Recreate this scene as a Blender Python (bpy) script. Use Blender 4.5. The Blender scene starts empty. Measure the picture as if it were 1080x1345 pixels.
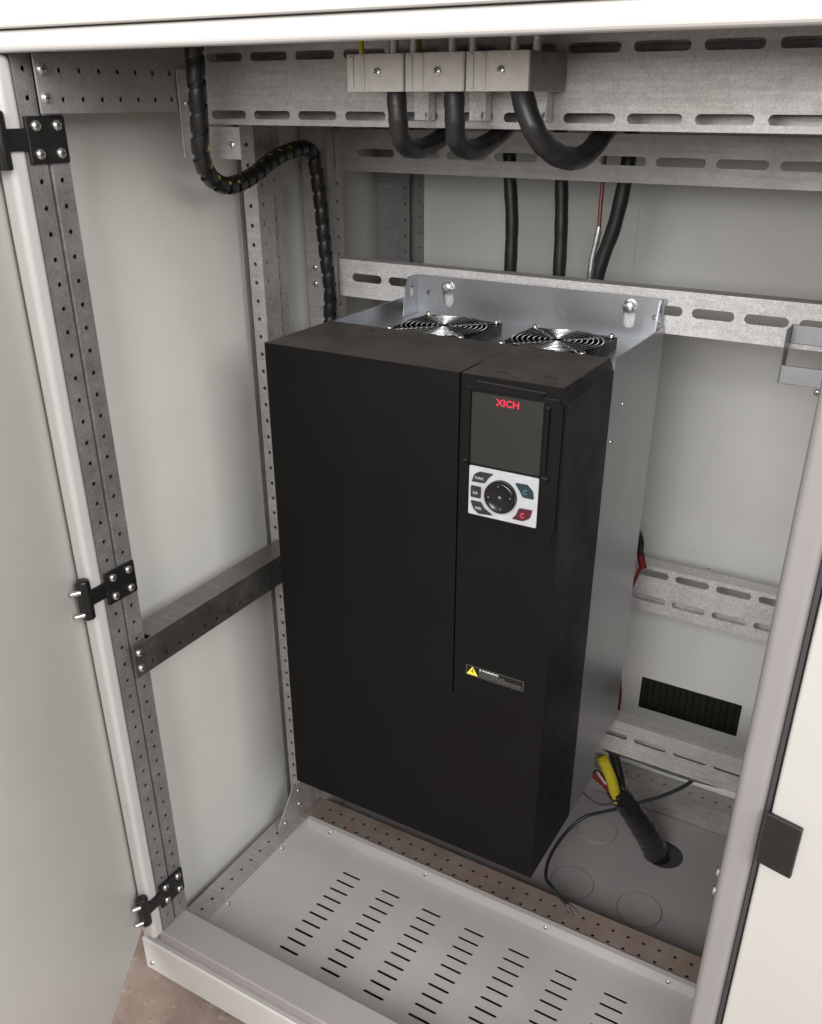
import bpy, math, random
from mathutils import Vector, Matrix
from mathutils.geometry import delaunay_2d_cdt
random.seed(7)
S = bpy.context.scene
COL = S.collection

# ------------------------------------------------------------------ camera
cd = bpy.data.cameras.new('camera'); cam = bpy.data.objects.new('camera', cd); COL.objects.link(cam)
cam.location = (0.7097, -0.8578, 0.9422)
cam.rotation_euler = (math.radians(63.0858), 0.0, math.radians(30.2247))
cd.sensor_fit = 'HORIZONTAL'; cd.sensor_width = 36.0; cd.lens = 1191.12/1080*36
cd.shift_x = -3.97/1080; cd.shift_y = 61.9/1080
cd.clip_start = 0.02; cd.clip_end = 100
S.camera = cam

# ------------------------------------------------------------------ room light
w = bpy.data.worlds.new('World'); S.world = w; w.use_nodes = True
bg = w.node_tree.nodes['Background']; bg.inputs[0].default_value = (1.0, 0.985, 0.97, 1); bg.inputs[1].default_value = 0.38

def area(name, loc, target, size, power, color=(1, 1, 1)):
    l = bpy.data.lights.new(name, 'AREA'); l.shape = 'RECTANGLE'; l.size, l.size_y = size
    l.energy = power; l.color = color
    o = bpy.data.objects.new(name, l); COL.objects.link(o); o.location = loc
    o.rotation_euler = (Vector(target)-Vector(loc)).to_track_quat('-Z', 'Y').to_euler()
    return o
area('unseen_lamp', (0.7, -2.4, 1.62), (0.25, 0.2, 0.5), (1.7, 1.3), 86, (1.0, 0.99, 0.975))  # unseen low frontal fill, added to brighten the upper back of the cabinet
area('unseen_lamp', (2.3, -1.35, 1.80), (-0.15, -0.1, 0.45), (1.2, 1.2), 52, (1.0, 0.99, 0.975))  # unseen source at the right, added to brighten the left door and wall

vs = S.view_settings
vs.view_transform = 'Standard'; vs.look = 'None'; vs.gamma = 1.0; vs.exposure = 0.16; vs.use_curve_mapping = False
S.cycles.max_bounces = 8
S.cycles.blur_glossy = 0.5
S.cycles.use_denoising = True

# ------------------------------------------------------------------ materials
MAT = {}
def nodes(name):
    m = bpy.data.materials.new(name); m.use_nodes = True; MAT[name] = m
    nt = m.node_tree; b = nt.nodes['Principled BSDF']
    return m, nt, b
def coords(nt, scale=(1, 1, 1)):
    g = nt.nodes.new('ShaderNodeNewGeometry'); mp = nt.nodes.new('ShaderNodeMapping')
    mp.inputs['Scale'].default_value = scale
    nt.links.new(g.outputs['Position'], mp.inputs['Vector']); return mp.outputs[0]
def noise(nt, vec, scale, detail=3, rough=.55):
    n = nt.nodes.new('ShaderNodeTexNoise'); n.inputs['Scale'].default_value = scale
    n.inputs['Detail'].default_value = detail; n.inputs['Roughness'].default_value = rough
    nt.links.new(vec, n.inputs['Vector']); return n.outputs['Fac']
def ramp(nt, fac, stops):
    r = nt.nodes.new('ShaderNodeValToRGB'); e = r.color_ramp.elements
    while len(e) < len(stops): e.new(0.5)
    for el, (p, c) in zip(e, stops):
        el.position = p; el.color = (*c, 1) if len(c) == 3 else c
    nt.links.new(fac, r.inputs[0]); return r.outputs[0]
def mix(nt, a, b, fac, mode='MIX'):
    m = nt.nodes.new('ShaderNodeMix'); m.data_type = 'RGBA'; m.blend_type = mode
    for s, v in ((m.inputs[0], fac), (m.inputs[6], a), (m.inputs[7], b)):
        if hasattr(v, 'node'): nt.links.new(v, s)
        elif isinstance(v, (int, float)): s.default_value = v
        else: s.default_value = (*v, 1)
    return m.outputs[2]
def bump(nt, b, h, strength, dist=.001):
    n = nt.nodes.new('ShaderNodeBump'); n.inputs['Strength'].default_value = strength; n.inputs['Distance'].default_value = dist
    nt.links.new(h, n.inputs['Height']); nt.links.new(n.outputs[0], b.inputs['Normal'])
def sc(c, k): return tuple(x*k for x in c)

def galv(name, c, rough=.48, metal=.75, grain=900, contrast=.22, blotch=.18, reflect_tint=None):
    m, nt, b = nodes(name); v = coords(nt)
    g = noise(nt, v, grain, 2, .7); bl = noise(nt, v, 22, 5, .65)
    vo = nt.nodes.new('ShaderNodeTexVoronoi'); vo.inputs['Scale'].default_value = 160; nt.links.new(v, vo.inputs['Vector'])
    col = ramp(nt, g, [(.3, sc(c, 1-contrast)), (.7, sc(c, 1+contrast))])
    col = mix(nt, col, ramp(nt, bl, [(.3, sc((1, 1, 1), 1-blotch)), (.7, (1, 1, 1))]), 1.0, 'MULTIPLY')
    sp = nt.nodes.new('ShaderNodeSeparateColor'); nt.links.new(vo.outputs['Color'], sp.inputs[0])
    col = mix(nt, col, ramp(nt, sp.outputs[0], [(0, (.86, .86, .86)), (1, (1, 1, 1))]), .8, 'MULTIPLY')
    st = noise(nt, coords(nt, (4, 90, 90)), 3.0, 5, .7)
    col = mix(nt, col, ramp(nt, st, [(.35, (.80,)*3), (.6, (1, 1, 1)), (.75, (1.08,)*3)]), .8*min(1, blotch*6), 'MULTIPLY')
    if reflect_tint:  # reflected surroundings painted in as a patchy colour
        d = noise(nt, v, 30, 6, .7)
        col = mix(nt, col, reflect_tint, ramp(nt, d, [(.35, (.25, .25, .25)), (.7, (.85, .85, .85))]))
    nt.links.new(col, b.inputs['Base Color'])
    b.inputs['Metallic'].default_value = metal
    r = ramp(nt, bl, [(.3, (rough-.08,)*3), (.7, (rough+.1,)*3)]); nt.links.new(r, b.inputs['Roughness'])
    bump(nt, b, g, .12, .0006)
    return m
def paint(name, c, rough=.42, mott=.05, scratch=0.0, spec=.45):
    m, nt, b = nodes(name); v = coords(nt)
    bl = noise(nt, v, 7, 6, .6); fi = noise(nt, v, 1400, 2, .5)
    col = ramp(nt, bl, [(.3, sc(c, 1-mott)), (.7, sc(c, 1+mott*.4))])
    if scratch:
        s = noise(nt, coords(nt, (60, 60, 7)), 6, 8, .75)
        col = mix(nt, col, sc(c, .55), ramp(nt, s, [(.68, (0, 0, 0)), (.8, (scratch,)*3)]))
    nt.links.new(col, b.inputs['Base Color'])
    nt.links.new(ramp(nt, bl, [(.3, (rough-.05,)*3), (.7, (rough+.07,)*3)]), b.inputs['Roughness'])
    b.inputs['Specular IOR Level'].default_value = spec
    wv = noise(nt, v, 3.2, 2, .4); ad = nt.nodes.new('ShaderNodeMath'); ad.operation = 'MULTIPLY_ADD'
    nt.links.new(wv, ad.inputs[0]); ad.inputs[1].default_value = 9.0; nt.links.new(fi, ad.inputs[2])
    bump(nt, b, ad.outputs[0], .06, .0005)
    return m
def plain(name, c, rough=.5, metal=0.0, spec=.5, coat=0.0, grain=0.0):
    m, nt, b = nodes(name)
    v = coords(nt); n = noise(nt, v, 90, 5, .6)
    nt.links.new(ramp(nt, n, [(.3, sc(c, .9)), (.7, sc(c, 1.06))]), b.inputs['Base Color'])
    nt.links.new(ramp(nt, noise(nt, v, 40, 4), [(.3, (max(rough-.06, .02),)*3), (.7, (rough+.08,)*3)]), b.inputs['Roughness'])
    b.inputs['Metallic'].default_value = metal; b.inputs['Specular IOR Level'].default_value = spec
    b.inputs['Coat Weight'].default_value = coat
    if grain: bump(nt, b, noise(nt, v, 1800, 2), grain, .0004)
    return m

galv('galv_frame', (.43, .415, .415), .5, .7)
galv('galv_rail', (.55, .525, .51), .5, .6, 800, .2)
galv('galv_bright', (.74, .72, .72), .55, .45, 700, .30, .10)
galv('galv_dim', (.45, .43, .42), .5, .6, 800, .2)
galv('galv_dark', (.36, .34, .32), .36, .88, 900, .15, .3)
galv('galv_brown_reflect', (.42, .38, .36), .55, .5, 700, .15, .3, reflect_tint=(.30, .20, .145))  # brown floor reflection painted into the rail's colour
def sheet_zinc():
    m, nt, b = nodes('drive_zinc'); v = coords(nt)
    br = noise(nt, coords(nt, (160, 160, 5)), 4.0, 4, .6); cl = noise(nt, v, 6, 3, .5)
    col = mix(nt, ramp(nt, br, [(.3, (.41, .425, .45)), (.7, (.48, .49, .51))]), ramp(nt, cl, [(.3, (.88,)*3), (.7, (1, 1, 1))]), 1.0, 'MULTIPLY')
    sm = noise(nt, v, 26, 4, .6); col = mix(nt, col, (.66, .67, .68), ramp(nt, sm, [(.66, (0, 0, 0)), (.76, (.5,)*3)]))
    nt.links.new(col, b.inputs['Base Color']); b.inputs['Metallic'].default_value = .85
    nt.links.new(ramp(nt, cl, [(.3, (.30,)*3), (.7, (.38,)*3)]), b.inputs['Roughness'])
sheet_zinc()
paint('panel_grey', (.64, .635, .60), .38, .05)
paint('door_grey', (.66, .65, .615), .40, .05, .25)
paint('white_paint', (.58, .57, .54), .38, .03)
paint('lip_paint', (.56, .54, .53), .30, .04)
paint('lip_shaded', (.21, .198, .198), .36, .05)  # darker copy of lip_paint: shade on the right lip put into the colour
paint('door_white_shaded', (.42, .41, .39), .40, .03)  # white darkened: shade on the right door put into the colour
paint('tray_paint', (.45, .425, .415), .45, .11, .4)
paint('sill_paint', (.33, .305, .305), .42, .06, .3)
paint('plate_paint', (.27, .255, .255), .5, .08)
plain('black_plastic', (.0035, .0034, .0033), .46, 0, .22, 0, .30)
def top_sheen_plastic():
    """black textured plastic with the grazing reflection painted in brown on upward faces"""
    m, nt, b = nodes('top_sheen_plastic'); v = coords(nt)
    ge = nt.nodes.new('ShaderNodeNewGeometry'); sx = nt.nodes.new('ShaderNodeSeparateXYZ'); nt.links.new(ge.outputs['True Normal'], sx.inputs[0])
    up = ramp(nt, sx.outputs['Z'], [(.75, (0, 0, 0)), (.97, (1, 1, 1))])  # upward-face mask for the painted reflection
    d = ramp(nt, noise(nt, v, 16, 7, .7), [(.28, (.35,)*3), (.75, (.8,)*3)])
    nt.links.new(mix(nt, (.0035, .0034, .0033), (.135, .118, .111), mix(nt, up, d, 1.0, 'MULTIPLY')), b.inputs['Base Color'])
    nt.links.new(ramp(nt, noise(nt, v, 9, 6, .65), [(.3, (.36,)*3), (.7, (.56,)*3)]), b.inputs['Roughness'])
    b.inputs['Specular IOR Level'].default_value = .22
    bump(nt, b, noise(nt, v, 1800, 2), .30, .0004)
top_sheen_plastic()
plain('black_gloss', (.006, .006, .006), .20)
plain('black_metal', (.010, .010, .010), .38, 0, .5)
plain('cable_black', (.016, .016, .017), .42, 0, .5, 0, .1)
plain('wrap_black', (.011, .011, .011), .36, 0, .6)
plain('heatshrink', (.012, .011, .011), .16, 0, .6, .3)
plain('screw_steel', (.72, .71, .69), .26, .9)
plain('zinc_yellow', (.60, .50, .33), .35, .8)
plain('recess_dark', (.03, .03, .03), .6)
plain('gap_shade', (.045, .043, .042), .7)
plain('chrome', (.72, .72, .72), .24, 1.0)
plain('block_plastic', (.50, .48, .45), .4, 0, .5, 0, .1)
plain('block_side', (.17, .165, .16), .3)
plain('display_glass', (.008, .008, .0075), .05, 0, .8, .5)
plain('keypad_white', (.43, .435, .455), .4)
plain('button_grey', (.018, .018, .024), .45)
plain('button_green', (.010, .028, .036), .42)
plain('button_red', (.065, .008, .015), .42)
plain('print_red', (.58, .02, .055), .5)
plain('print_pink', (.75, .10, .16), .5)
plain('print_teal', (.05, .22, .24), .5)
plain('print_grey', (.42, .42, .46), .5)
plain('print_dim', (.16, .16, .16), .5)
plain('print_white', (.72, .72, .70), .5)
plain('print_yellow', (.80, .72, .05), .5)
plain('wire_yellow', (.50, .42, .02), .42)
plain('wire_red', (.16, .012, .014), .3)
plain('wire_bright_red', (.15, .010, .015), .4)
plain('copper', (.25, .10, .08), .4, .7)
plain('vent_dark', (.022, .022, .016), .55)

def floor_mat():
    m, nt, b = nodes('floor_concrete'); v = coords(nt)
    a = noise(nt, v, 5, 8, .68); c = noise(nt, v, 60, 6, .7)
    col = ramp(nt, a, [(.3, (.15, .105, .085)), (.5, (.27, .20, .165)), (.72, (.38, .30, .26))])
    col = mix(nt, col, (.09, .07, .06), ramp(nt, c, [(.60, (0, 0, 0)), (.70, (.6,)*3)]))
    col = mix(nt, col, (.55, .48, .43), ramp(nt, noise(nt, v, 38, 5, .7), [(.6, (0, 0, 0)), (.7, (.6,)*3)]))
    nt.links.new(col, b.inputs['Base Color']); b.inputs['Roughness'].default_value = .75
    bump(nt, b, c, .4, .003)
floor_mat()

# ------------------------------------------------------------------ mesh helpers
class MB:
    def __init__(s): s.v = []; s.f = []; s.m = []; s.sm = []
    def add(s, vs, fs, mi=0, smooth=False):
        n = len(s.v); s.v += [Vector(p) for p in vs]
        for f in fs: s.f.append([i+n for i in f]); s.m.append(mi); s.sm.append(smooth)
        return s
    def box(s, a, b, mi=0):
        x0, y0, z0 = [min(p, q) for p, q in zip(a, b)]; x1, y1, z1 = [max(p, q) for p, q in zip(a, b)]
        return s.add([(x0, y0, z0), (x1, y0, z0), (x1, y1, z0), (x0, y1, z0), (x0, y0, z1), (x1, y0, z1), (x1, y1, z1), (x0, y1, z1)],
                     [(0, 3, 2, 1), (4, 5, 6, 7), (0, 1, 5, 4), (1, 2, 6, 5), (2, 3, 7, 6), (3, 0, 4, 7)], mi)
    def obox(s, o, U, V, N, ur, vr, nr, mi=0):
        o, U, V, N = map(Vector, (o, U, V, N)); P = []
        for n in nr:
            for a, b in ((ur[0], vr[0]), (ur[1], vr[0]), (ur[1], vr[1]), (ur[0], vr[1])): P.append(o+U*a+V*b+N*n)
        return s.add(P, [(0, 3, 2, 1), (4, 5, 6, 7), (0, 1, 5, 4), (1, 2, 6, 5), (2, 3, 7, 6), (3, 0, 4, 7)], mi)
    def tube(s, pts, r, n=10, mi=0, cap=True, closed=False, smooth=True):
        pts = [Vector(p) for p in pts]; N = len(pts)
        rr = r if isinstance(r, (list, tuple)) else [r]*N
        def tan(i):
            if closed: return (pts[(i+1) % N]-pts[i-1]).normalized()
            return (pts[min(i+1, N-1)]-pts[max(i-1, 0)]).normalized()
        t = tan(0); u = t.orthogonal().normalized(); V = []
        for i, p in enumerate(pts):
            t2 = tan(i); u = (u-t2*u.dot(t2)).normalized(); w_ = t2.cross(u)
            for k in range(n):
                a = 2*math.pi*k/n; V.append(p+(u*math.cos(a)+w_*math.sin(a))*rr[i])
        F = []
        for i in range(N if closed else N-1):
            j = (i+1) % N
            for k in range(n): F.append((i*n+k, i*n+(k+1) % n, j*n+(k+1) % n, j*n+k))
        s.add(V, F, mi, smooth)
        if cap and not closed:
            s.add(V[:n], [tuple(range(n-1, -1, -1))], mi); s.add(V[-n:], [tuple(range(n))], mi)
        return s
    def plate(s, o, U, V, outline, holes=(), th=.0015, mi=0):
        """sheet in plane (o,U,V), face towards U x V, thickness going back; holes are 2-D loops"""
        o, U, V = Vector(o), Vector(U), Vector(V); N = U.cross(V).normalized()
        loops = [list(outline)]+[list(h) for h in holes]
        co = []; ed = []
        for L in loops:
            n = len(co); co += [Vector(p).to_2d() if len(p) > 2 else Vector(p) for p in L]
            ed += [(n+i, n+(i+1) % len(L)) for i in range(len(L))]
        if holes:
            fc = []; n = 0
            for li, L in enumerate(loops):
                ids = list(range(n, n+len(L))); n += len(L)
                ar = sum(L[i][0]*L[(i+1) % len(L)][1]-L[(i+1) % len(L)][0]*L[i][1] for i in range(len(L)))
                fc.append(ids if (ar > 0) == (li == 0) else ids[::-1])
            v2, e2, f2 = delaunay_2d_cdt(co, [], fc, 2, 1e-7)[:3]
        else:
            v2, f2 = co, [tuple(range(len(co)))]
            ar = sum(co[i].x*co[(i+1) % len(co)].y-co[(i+1) % len(co)].x*co[i].y for i in range(len(co)))
            if ar < 0: f2 = [tuple(reversed(f2[0]))]
        P = [o+U*p.x+V*p.y for p in v2]
        s.add(P, [tuple(f) for f in f2], mi)
        s.add([p-N*th for p in P], [tuple(reversed(f)) for f in f2], mi)
        for li, L in enumerate(loops):
            A = [o+U*p[0]+V*p[1] for p in L]; n = len(A)
            ar = sum(L[i][0]*L[(i+1) % n][1]-L[(i+1) % n][0]*L[i][1] for i in range(n))
            flip = (ar > 0) == (li > 0)
            Q = A+[p-N*th for p in A]
            for i in range(n):
                j = (i+1) % n; f = (i, n+i, n+j, j)
                s.add([Q[k] for k in f], [(0, 1, 2, 3) if not flip else (3, 2, 1, 0)], mi)
        return s
    def lathe(s, o, axis, prof, n=14, mi=0, smooth=True):
        o = Vector(o); a = Vector(axis).normalized(); u = a.orthogonal().normalized(); w_ = a.cross(u); V = []; F = []
        for r, h in prof:
            for k in range(n):
                t = 2*math.pi*k/n; V.append(o+a*h+(u*math.cos(t)+w_*math.sin(t))*max(r, 1e-5))
        for i in range(len(prof)-1):
            for k in range(n): F.append((i*n+k, i*n+(k+1) % n, (i+1)*n+(k+1) % n, (i+1)*n+k))
        return s.add(V, F, mi, smooth)
    def text(s, txt, o, U, V, height, mi=0, width=None, center=False, bold=0.0, th=.00015):
        c = bpy.data.curves.new('t', 'FONT'); c.body = txt; c.size = 1; c.offset = bold; c.resolution_u = 3
        ob = bpy.data.objects.new('t', c); COL.objects.link(ob)
        dg = bpy.context.evaluated_depsgraph_get(); me = ob.evaluated_get(dg).to_mesh()
        vs_ = [v.co.copy() for v in me.vertices]; fs = [tuple(p.vertices) for p in me.polygons]
        ob.evaluated_get(dg).to_mesh_clear(); bpy.data.objects.remove(ob); bpy.data.curves.remove(c)
        if not vs_: return s
        x0 = min(v.x for v in vs_); x1 = max(v.x for v in vs_); y0 = min(v.y for v in vs_); y1 = max(v.y for v in vs_)
        ky = height/(y1-y0); kx = width/(x1-x0) if width else ky
        o, U, V = Vector(o), Vector(U), Vector(V); N = U.cross(V)
        dx = -(x1-x0)*kx/2 if center else 0
        return s.add([o+U*((v.x-x0)*kx+dx)+V*((v.y-y0)*ky)+N*th for v in vs_], fs, mi)
    def build(s, name, mats, parent=None, bevel=0, seg=2, smooth_all=False):
        if isinstance(mats, str): mats = [mats]
        lo = Vector([min(p[i] for p in s.v) for i in range(3)]); hi = Vector([max(p[i] for p in s.v) for i in range(3)])
        c = (lo+hi)/2
        me = bpy.data.meshes.new(name); me.from_pydata([p-c for p in s.v], [], s.f)
        for m in mats: me.materials.append(MAT[m])
        me.polygons.foreach_set('material_index', s.m); me.polygons.foreach_set('use_smooth', [smooth_all or x for x in s.sm])
        me.update()
        o = bpy.data.objects.new(name, me); COL.objects.link(o)
        if parent is not None: o.parent = parent; o.location = c-WL[parent.name]
        else: o.location = c
        WL[o.name] = c
        if bevel:
            b = o.modifiers.new('bevel', 'BEVEL'); b.width = bevel; b.segments = seg; b.limit_method = 'ANGLE'; b.angle_limit = math.radians(40)
            b.harden_normals = False
        return o
WL = {}
def tag(o, label, cat, group=None):
    o['label'] = label; o['category'] = cat
    if group: o['group'] = group
    return o
def thing(name, loc, label, cat, group=None):
    o = bpy.data.objects.new(name, None); COL.objects.link(o); o.location = loc; o.empty_display_size = .05
    WL[o.name] = Vector(loc); return tag(o, label, cat, group)
def inst(name, mesh, loc, parent, axis=(0, 0, 1), roll=0):
    """a copy of a shared mesh whose local +Z points along axis"""
    o = bpy.data.objects.new(name, mesh); COL.objects.link(o)
    if parent is not None: o.parent = parent; o.location = Vector(loc)-WL[parent.name]
    else: o.location = loc
    q = Vector(axis).to_track_quat('Z', 'Y') @ Matrix.Rotation(roll, 3, 'Z').to_quaternion()
    o.rotation_mode = 'QUATERNION'; o.rotation_quaternion = q
    WL[o.name] = Vector(loc); return o
def circ(x, y, r, n=10, ph=0): return [(x+r*math.cos(2*math.pi*k/n+ph), y+r*math.sin(2*math.pi*k/n+ph)) for k in range(n)]
def stad(x0, x1, y, r, n=6, vertical=False):
    """rounded slot from x0 to x1"""
    L = [(x1-r+r*math.cos(a), y+r*math.sin(a)) for a in [math.pi*(-.5+k/n) for k in range(n+1)]]
    L += [(x0+r+r*math.cos(a), y+r*math.sin(a)) for a in [math.pi*(.5+k/n) for k in range(n+1)]]
    return [(b, a) for a, b in L][::-1] if vertical else L
def rect(x0, x1, y0, y1): return [(x0, y0), (x1, y0), (x1, y1), (x0, y1)]
def rrect(x0, x1, y0, y1, r, n=5):
    L = []
    for cx, cy, a0 in ((x1-r, y0+r, -90), (x1-r, y1-r, 0), (x0+r, y1-r, 90), (x0+r, y0+r, 180)):
        L += [(cx+r*math.cos(math.radians(a0+90*k/n)), cy+r*math.sin(math.radians(a0+90*k/n))) for k in range(n+1)]
    return L
def cat(pts, n=10):
    """Catmull-Rom samples through points"""
    P = [Vector(p) for p in pts]; P = [P[0]*2-P[1]]+P+[P[-1]*2-P[-2]]; out = []
    for i in range(1, len(P)-2):
        for k in range(n):
            t = k/n; a, b, c, d = P[i-1:i+3]
            out.append(.5*((2*b)+(c-a)*t+(2*a-5*b+4*c-d)*t*t+(3*b-a-3*c+d)*t**3))
    out.append(P[-2]); return out

def proto(mb, name, mats):
    me = bpy.data.meshes.new(name); me.from_pydata(mb.v, [], mb.f)
    for m in mats: me.materials.append(MAT[m])
    me.polygons.foreach_set('material_index', mb.m); me.polygons.foreach_set('use_smooth', mb.sm); me.update(); return me
def screw_mesh(r, h, name, mats=('screw_steel', 'recess_dark')):
    m = MB()
    m.lathe((0, 0, 0), (0, 0, 1), [(r*1.0, -.001), (r, h*.2), (r*.93, h*.55), (r*.72, h*.85), (r*.36, h*.98), (0, h)], 16)
    q = r*.12
    m.box((-r*.55, -q, h*.86), (r*.55, q, h*1.02), 1); m.box((-q, -r*.55, h*.861), (q, r*.55, h*1.022), 1)
    return proto(m, name, mats)
def hexbolt_mesh(r, h, name):
    m = MB(); m.lathe((0, 0, 0), (0, 0, 1), [(r*1.12, -.0005), (r*1.12, .0013), (r*1.0, .0013)], 22, 0, False)
    m.lathe((0, 0, .0013), (0, 0, 1), [(r, 0), (r, h*.8), (r*.86, h), (0, h)], 6, 0, False)
    m.lathe((0, 0, .0013), (0, 0, 1), [(r*.9, h*.9), (r*.82, h*1.02), (0, h*1.02)], 16)
    return proto(m, name, ['screw_steel'])
SC_BIG = screw_mesh(.0052, .0034, 'screw_big'); SC_MID = screw_mesh(.0040, .0026, 'screw_mid'); SC_SMALL = screw_mesh(.0026, .0018, 'screw_small')
SC_YEL = screw_mesh(.0040, .0026, 'screw_yellow', ('zinc_yellow', 'recess_dark'))
HEX = hexbolt_mesh(.0082, .007, 'hex_bolt')

# ------------------------------------------------------------------ floor
m = MB(); m.add([(-4, -5, -.32), (5, -5, -.32), (5, 4, -.32), (-4, 4, -.32)], [(0, 1, 2, 3)])
fl = m.build('floor', 'floor_concrete'); fl['kind'] = 'structure'; fl['label'] = 'worn stained concrete floor under the cabinet'

# ------------------------------------------------------------------ cabinet shell
CAB = thing('electrical_cabinet', (.272, .2, -.30), 'open light grey steel switchgear cabinet with galvanised frame around the black drive', 'cabinet')
XL, XR = -.172, .716        # inner faces of the side panels
YB = .60
TOP = 1.25
m = MB(); m.box((XL-.0015, -.195, -.30), (XL, YB, TOP)); sp = m.build('side_panel', 'panel_grey', CAB)
m = MB(); m.box((XR, -.195, -.30), (XR+.0015, YB, TOP)); m.build('side_panel', 'panel_grey', CAB)
m = MB(); m.box((XL, -.21, TOP), (XR, YB, TOP+.0015)); m.build('top_panel', 'panel_grey', CAB)
# rear panels, the right one has the vent opening
m = MB(); m.plate((0, YB, 0), (1, 0, 0), (0, 0, 1), rect(XL, .2615, -.30, TOP)); m.build('rear_panel', 'panel_grey', CAB)
m = MB(); m.plate((0, YB, 0), (1, 0, 0), (0, 0, 1), rect(.2635, XR, -.30, TOP), [rect(.362, .5472, -.106, -.036)])
m.box((.2605, YB+.003, -.30), (.2645, YB+.006, TOP))
RP = m.build('rear_panel', 'panel_grey', CAB); RP['label'] = 'grey rear panel with a rectangular vent opening low down'
m = MB(); m.box((.34, YB+.03, -.13), (.57, YB+.032, -.012)); m.box((.34, YB+.002, -.13), (.345, YB+.03, -.012)); m.box((.565, YB+.002, -.13), (.57, YB+.03, -.012))
m.box((.345, YB+.002, -.13), (.565, YB+.03, -.126)); m.box((.345, YB+.002, -.016), (.565, YB+.03, -.012))
m.build('vent_box', 'vent_dark', RP)
m = MB()
m.obox((0, 0, 0), (.8, .6, 0), (0, 0, 1), (-.6, .8, 0), (-.006, .006), (-.054, .054), (-.0008, .0008))
slat = proto(m, 'slat', ['vent_dark'])
for k in range(15): inst('slat', slat, (.3665+k*.0125, YB+.012, -.071), RP)
inst('screw', SC_SMALL, (.45, YB-.0003, .219), RP, (0, -1, 0))

# header: white panel and rolled lip round the opening
m = MB(); m.box((-.60, -.236, .9985), (1.10, -.200, TOP+.0015)); m.build('header_panel', 'white_paint', CAB, .003)
def lip(a, b, mat='lip_paint'):
    m_ = MB(); m_.box(a, b); return m_.build('rolled_lip', mat, CAB, .0062, 5)
lip((-.128, -.2305, .9800), (.672, -.210, .9975))
lip((-.1275, -.2305, -.183), (-.1045, -.210, .9795))
lip((.6475, -.2305, -.183), (.6715, -.210, .9795), 'lip_shaded')
m = MB(); m.box((.6720, -.2250, -.19), (.6755, -.205, .98)); m.build('gap_shade_strip', 'gap_shade', CAB)  # dark strip standing in for the shade between lip and right door

# ------------------------------------------------------------------ uprights
Z0, Z1 = -.30, 1.2
def zs(phase, a, b, p=.025):
    k0 = math.ceil((a-phase)/p); return [phase+k*p for k in range(k0, int((b-phase)/p)+1)]
def front_upright(x, s):
    """two perforated strips facing the opening with a groove between; s=+1: face looks to +x"""
    m_ = MB()
    def side(y0, y1, hy):
        hs = [circ(-s*0+hy*s if False else hy, z, .0027, 8) for z in zs(.6931, -.17, 1.05)]
        if s > 0: m_.plate((x, 0, 0), (0, 1, 0), (0, 0, 1), rect(y0, y1, -.181, Z1), [circ(hy, z, .0027, 8) for z in zs(.6931, -.17, 1.05)])
        else: m_.plate((x, 0, 0), (0, -1, 0), (0, 0, 1), rect(-y1, -y0, -.181, Z1), [circ(-hy, z, .0027, 8) for z in zs(.6931, -.17, 1.05)])
    side(-.2105, -.1885, -.1985); side(-.1825, -.1605, -.1730)
    xb = x-s*.007
    m_.box((xb, -.1885, -.181), (xb-s*.001, -.1825, Z1))
    for yy in (-.1885, -.1840): m_.box((xb, yy, -.181), (x-s*.0015, yy+.0015, Z1))
    xo = x-s*.040
    m_.box((xo, -.2105, -.181), (xo-s*.001, -.1605, Z1)); m_.box((xo, -.2100, -.181), (x-s*.0018, -.2090, Z1)); m_.box((xo, -.1620, -.181), (x-s*.0018, -.1610, Z1))
    return m_.build('upright', 'galv_frame', CAB)
UF = front_upright(-.105, 1); front_upright(.648, -1)
# middle upright: narrow perforated front strip, side strip with two rows
def mid_upright(x0, s):
    m_ = MB()
    xa, xb = sorted((x0, x0-s*.0235))
    hx = x0-s*.0130
    m_.plate((0, .1545, 0), (1, 0, 0), (0, 0, 1), rect(xa, xb, Z0, Z1), [circ(hx, z, .0029, 8) for z in zs(.889, -.24, 1.0)])
    U = (0, s, 0); k = s
    o = sorted((k*.1562, k*.1890))
    m_.plate((x0, 0, 0), U, (0, 0, 1), rect(o[0], o[1], Z0, Z1), [circ(k*.1655, z, .0024, 8) for z in zs(.7658, -.2, 1.0)])
    o = sorted((k*.1890, k*.2120))
    m_.plate((x0-s*.004, 0, 0), U, (0, 0, 1), rect(o[0], o[1], Z0, Z1), [circ(k*.1960, z, .0024, 8) for z in zs(.7690, -.2, 1.0)])
    m_.box((x0-s*.034, .156, Z0), (x0-s*.0335, .212, Z1)); m_.box((x0-s*.033, .2118, Z0), (x0-s*.0055, .2124, Z1))
    return m_.build('upright', 'galv_rail', CAB)
mid_upright(-.1205, 1); mid_upright(.6645, -1)
def back_upright(x0, s, y0, y1, hy, bolts):
    m_ = MB(); xa, xb = sorted((x0, x0-s*.046))
    m_.plate((0, y0, 0), (1, 0, 0), (0, 0, 1), rect(xa, xb, Z0, Z1), [circ(x0-s*.010, z, .0033, 8) for z in zs(.66, -.2, .70)])
    o = sorted((s*(y0+.0016), s*y1))
    m_.plate((x0, 0, 0), (0, s, 0), (0, 0, 1), rect(o[0], o[1], Z0, Z1), [circ(s*hy, z, .0028, 8) for z in zs(.7802, -.2, 1.0)])
    m_.box((x0-s*.046, y0+.002, Z0), (x0-s*.045, y1, Z1)); m_.box((x0-s*.045, y1-.001, Z0), (x0-s*.0016, y1, Z1))
    o_ = m_.build('upright', 'galv_rail', CAB)
    for x, z in bolts: inst('bolt', SC_BIG, (x, y0, z), o_, (0, -1, 0))
back_upright(-.120, 1, .316, .353, .3385, [(-.1500, .711), (-.1505, .687)]); back_upright(.664, -1, .316, .353, .3385, [])
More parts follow.
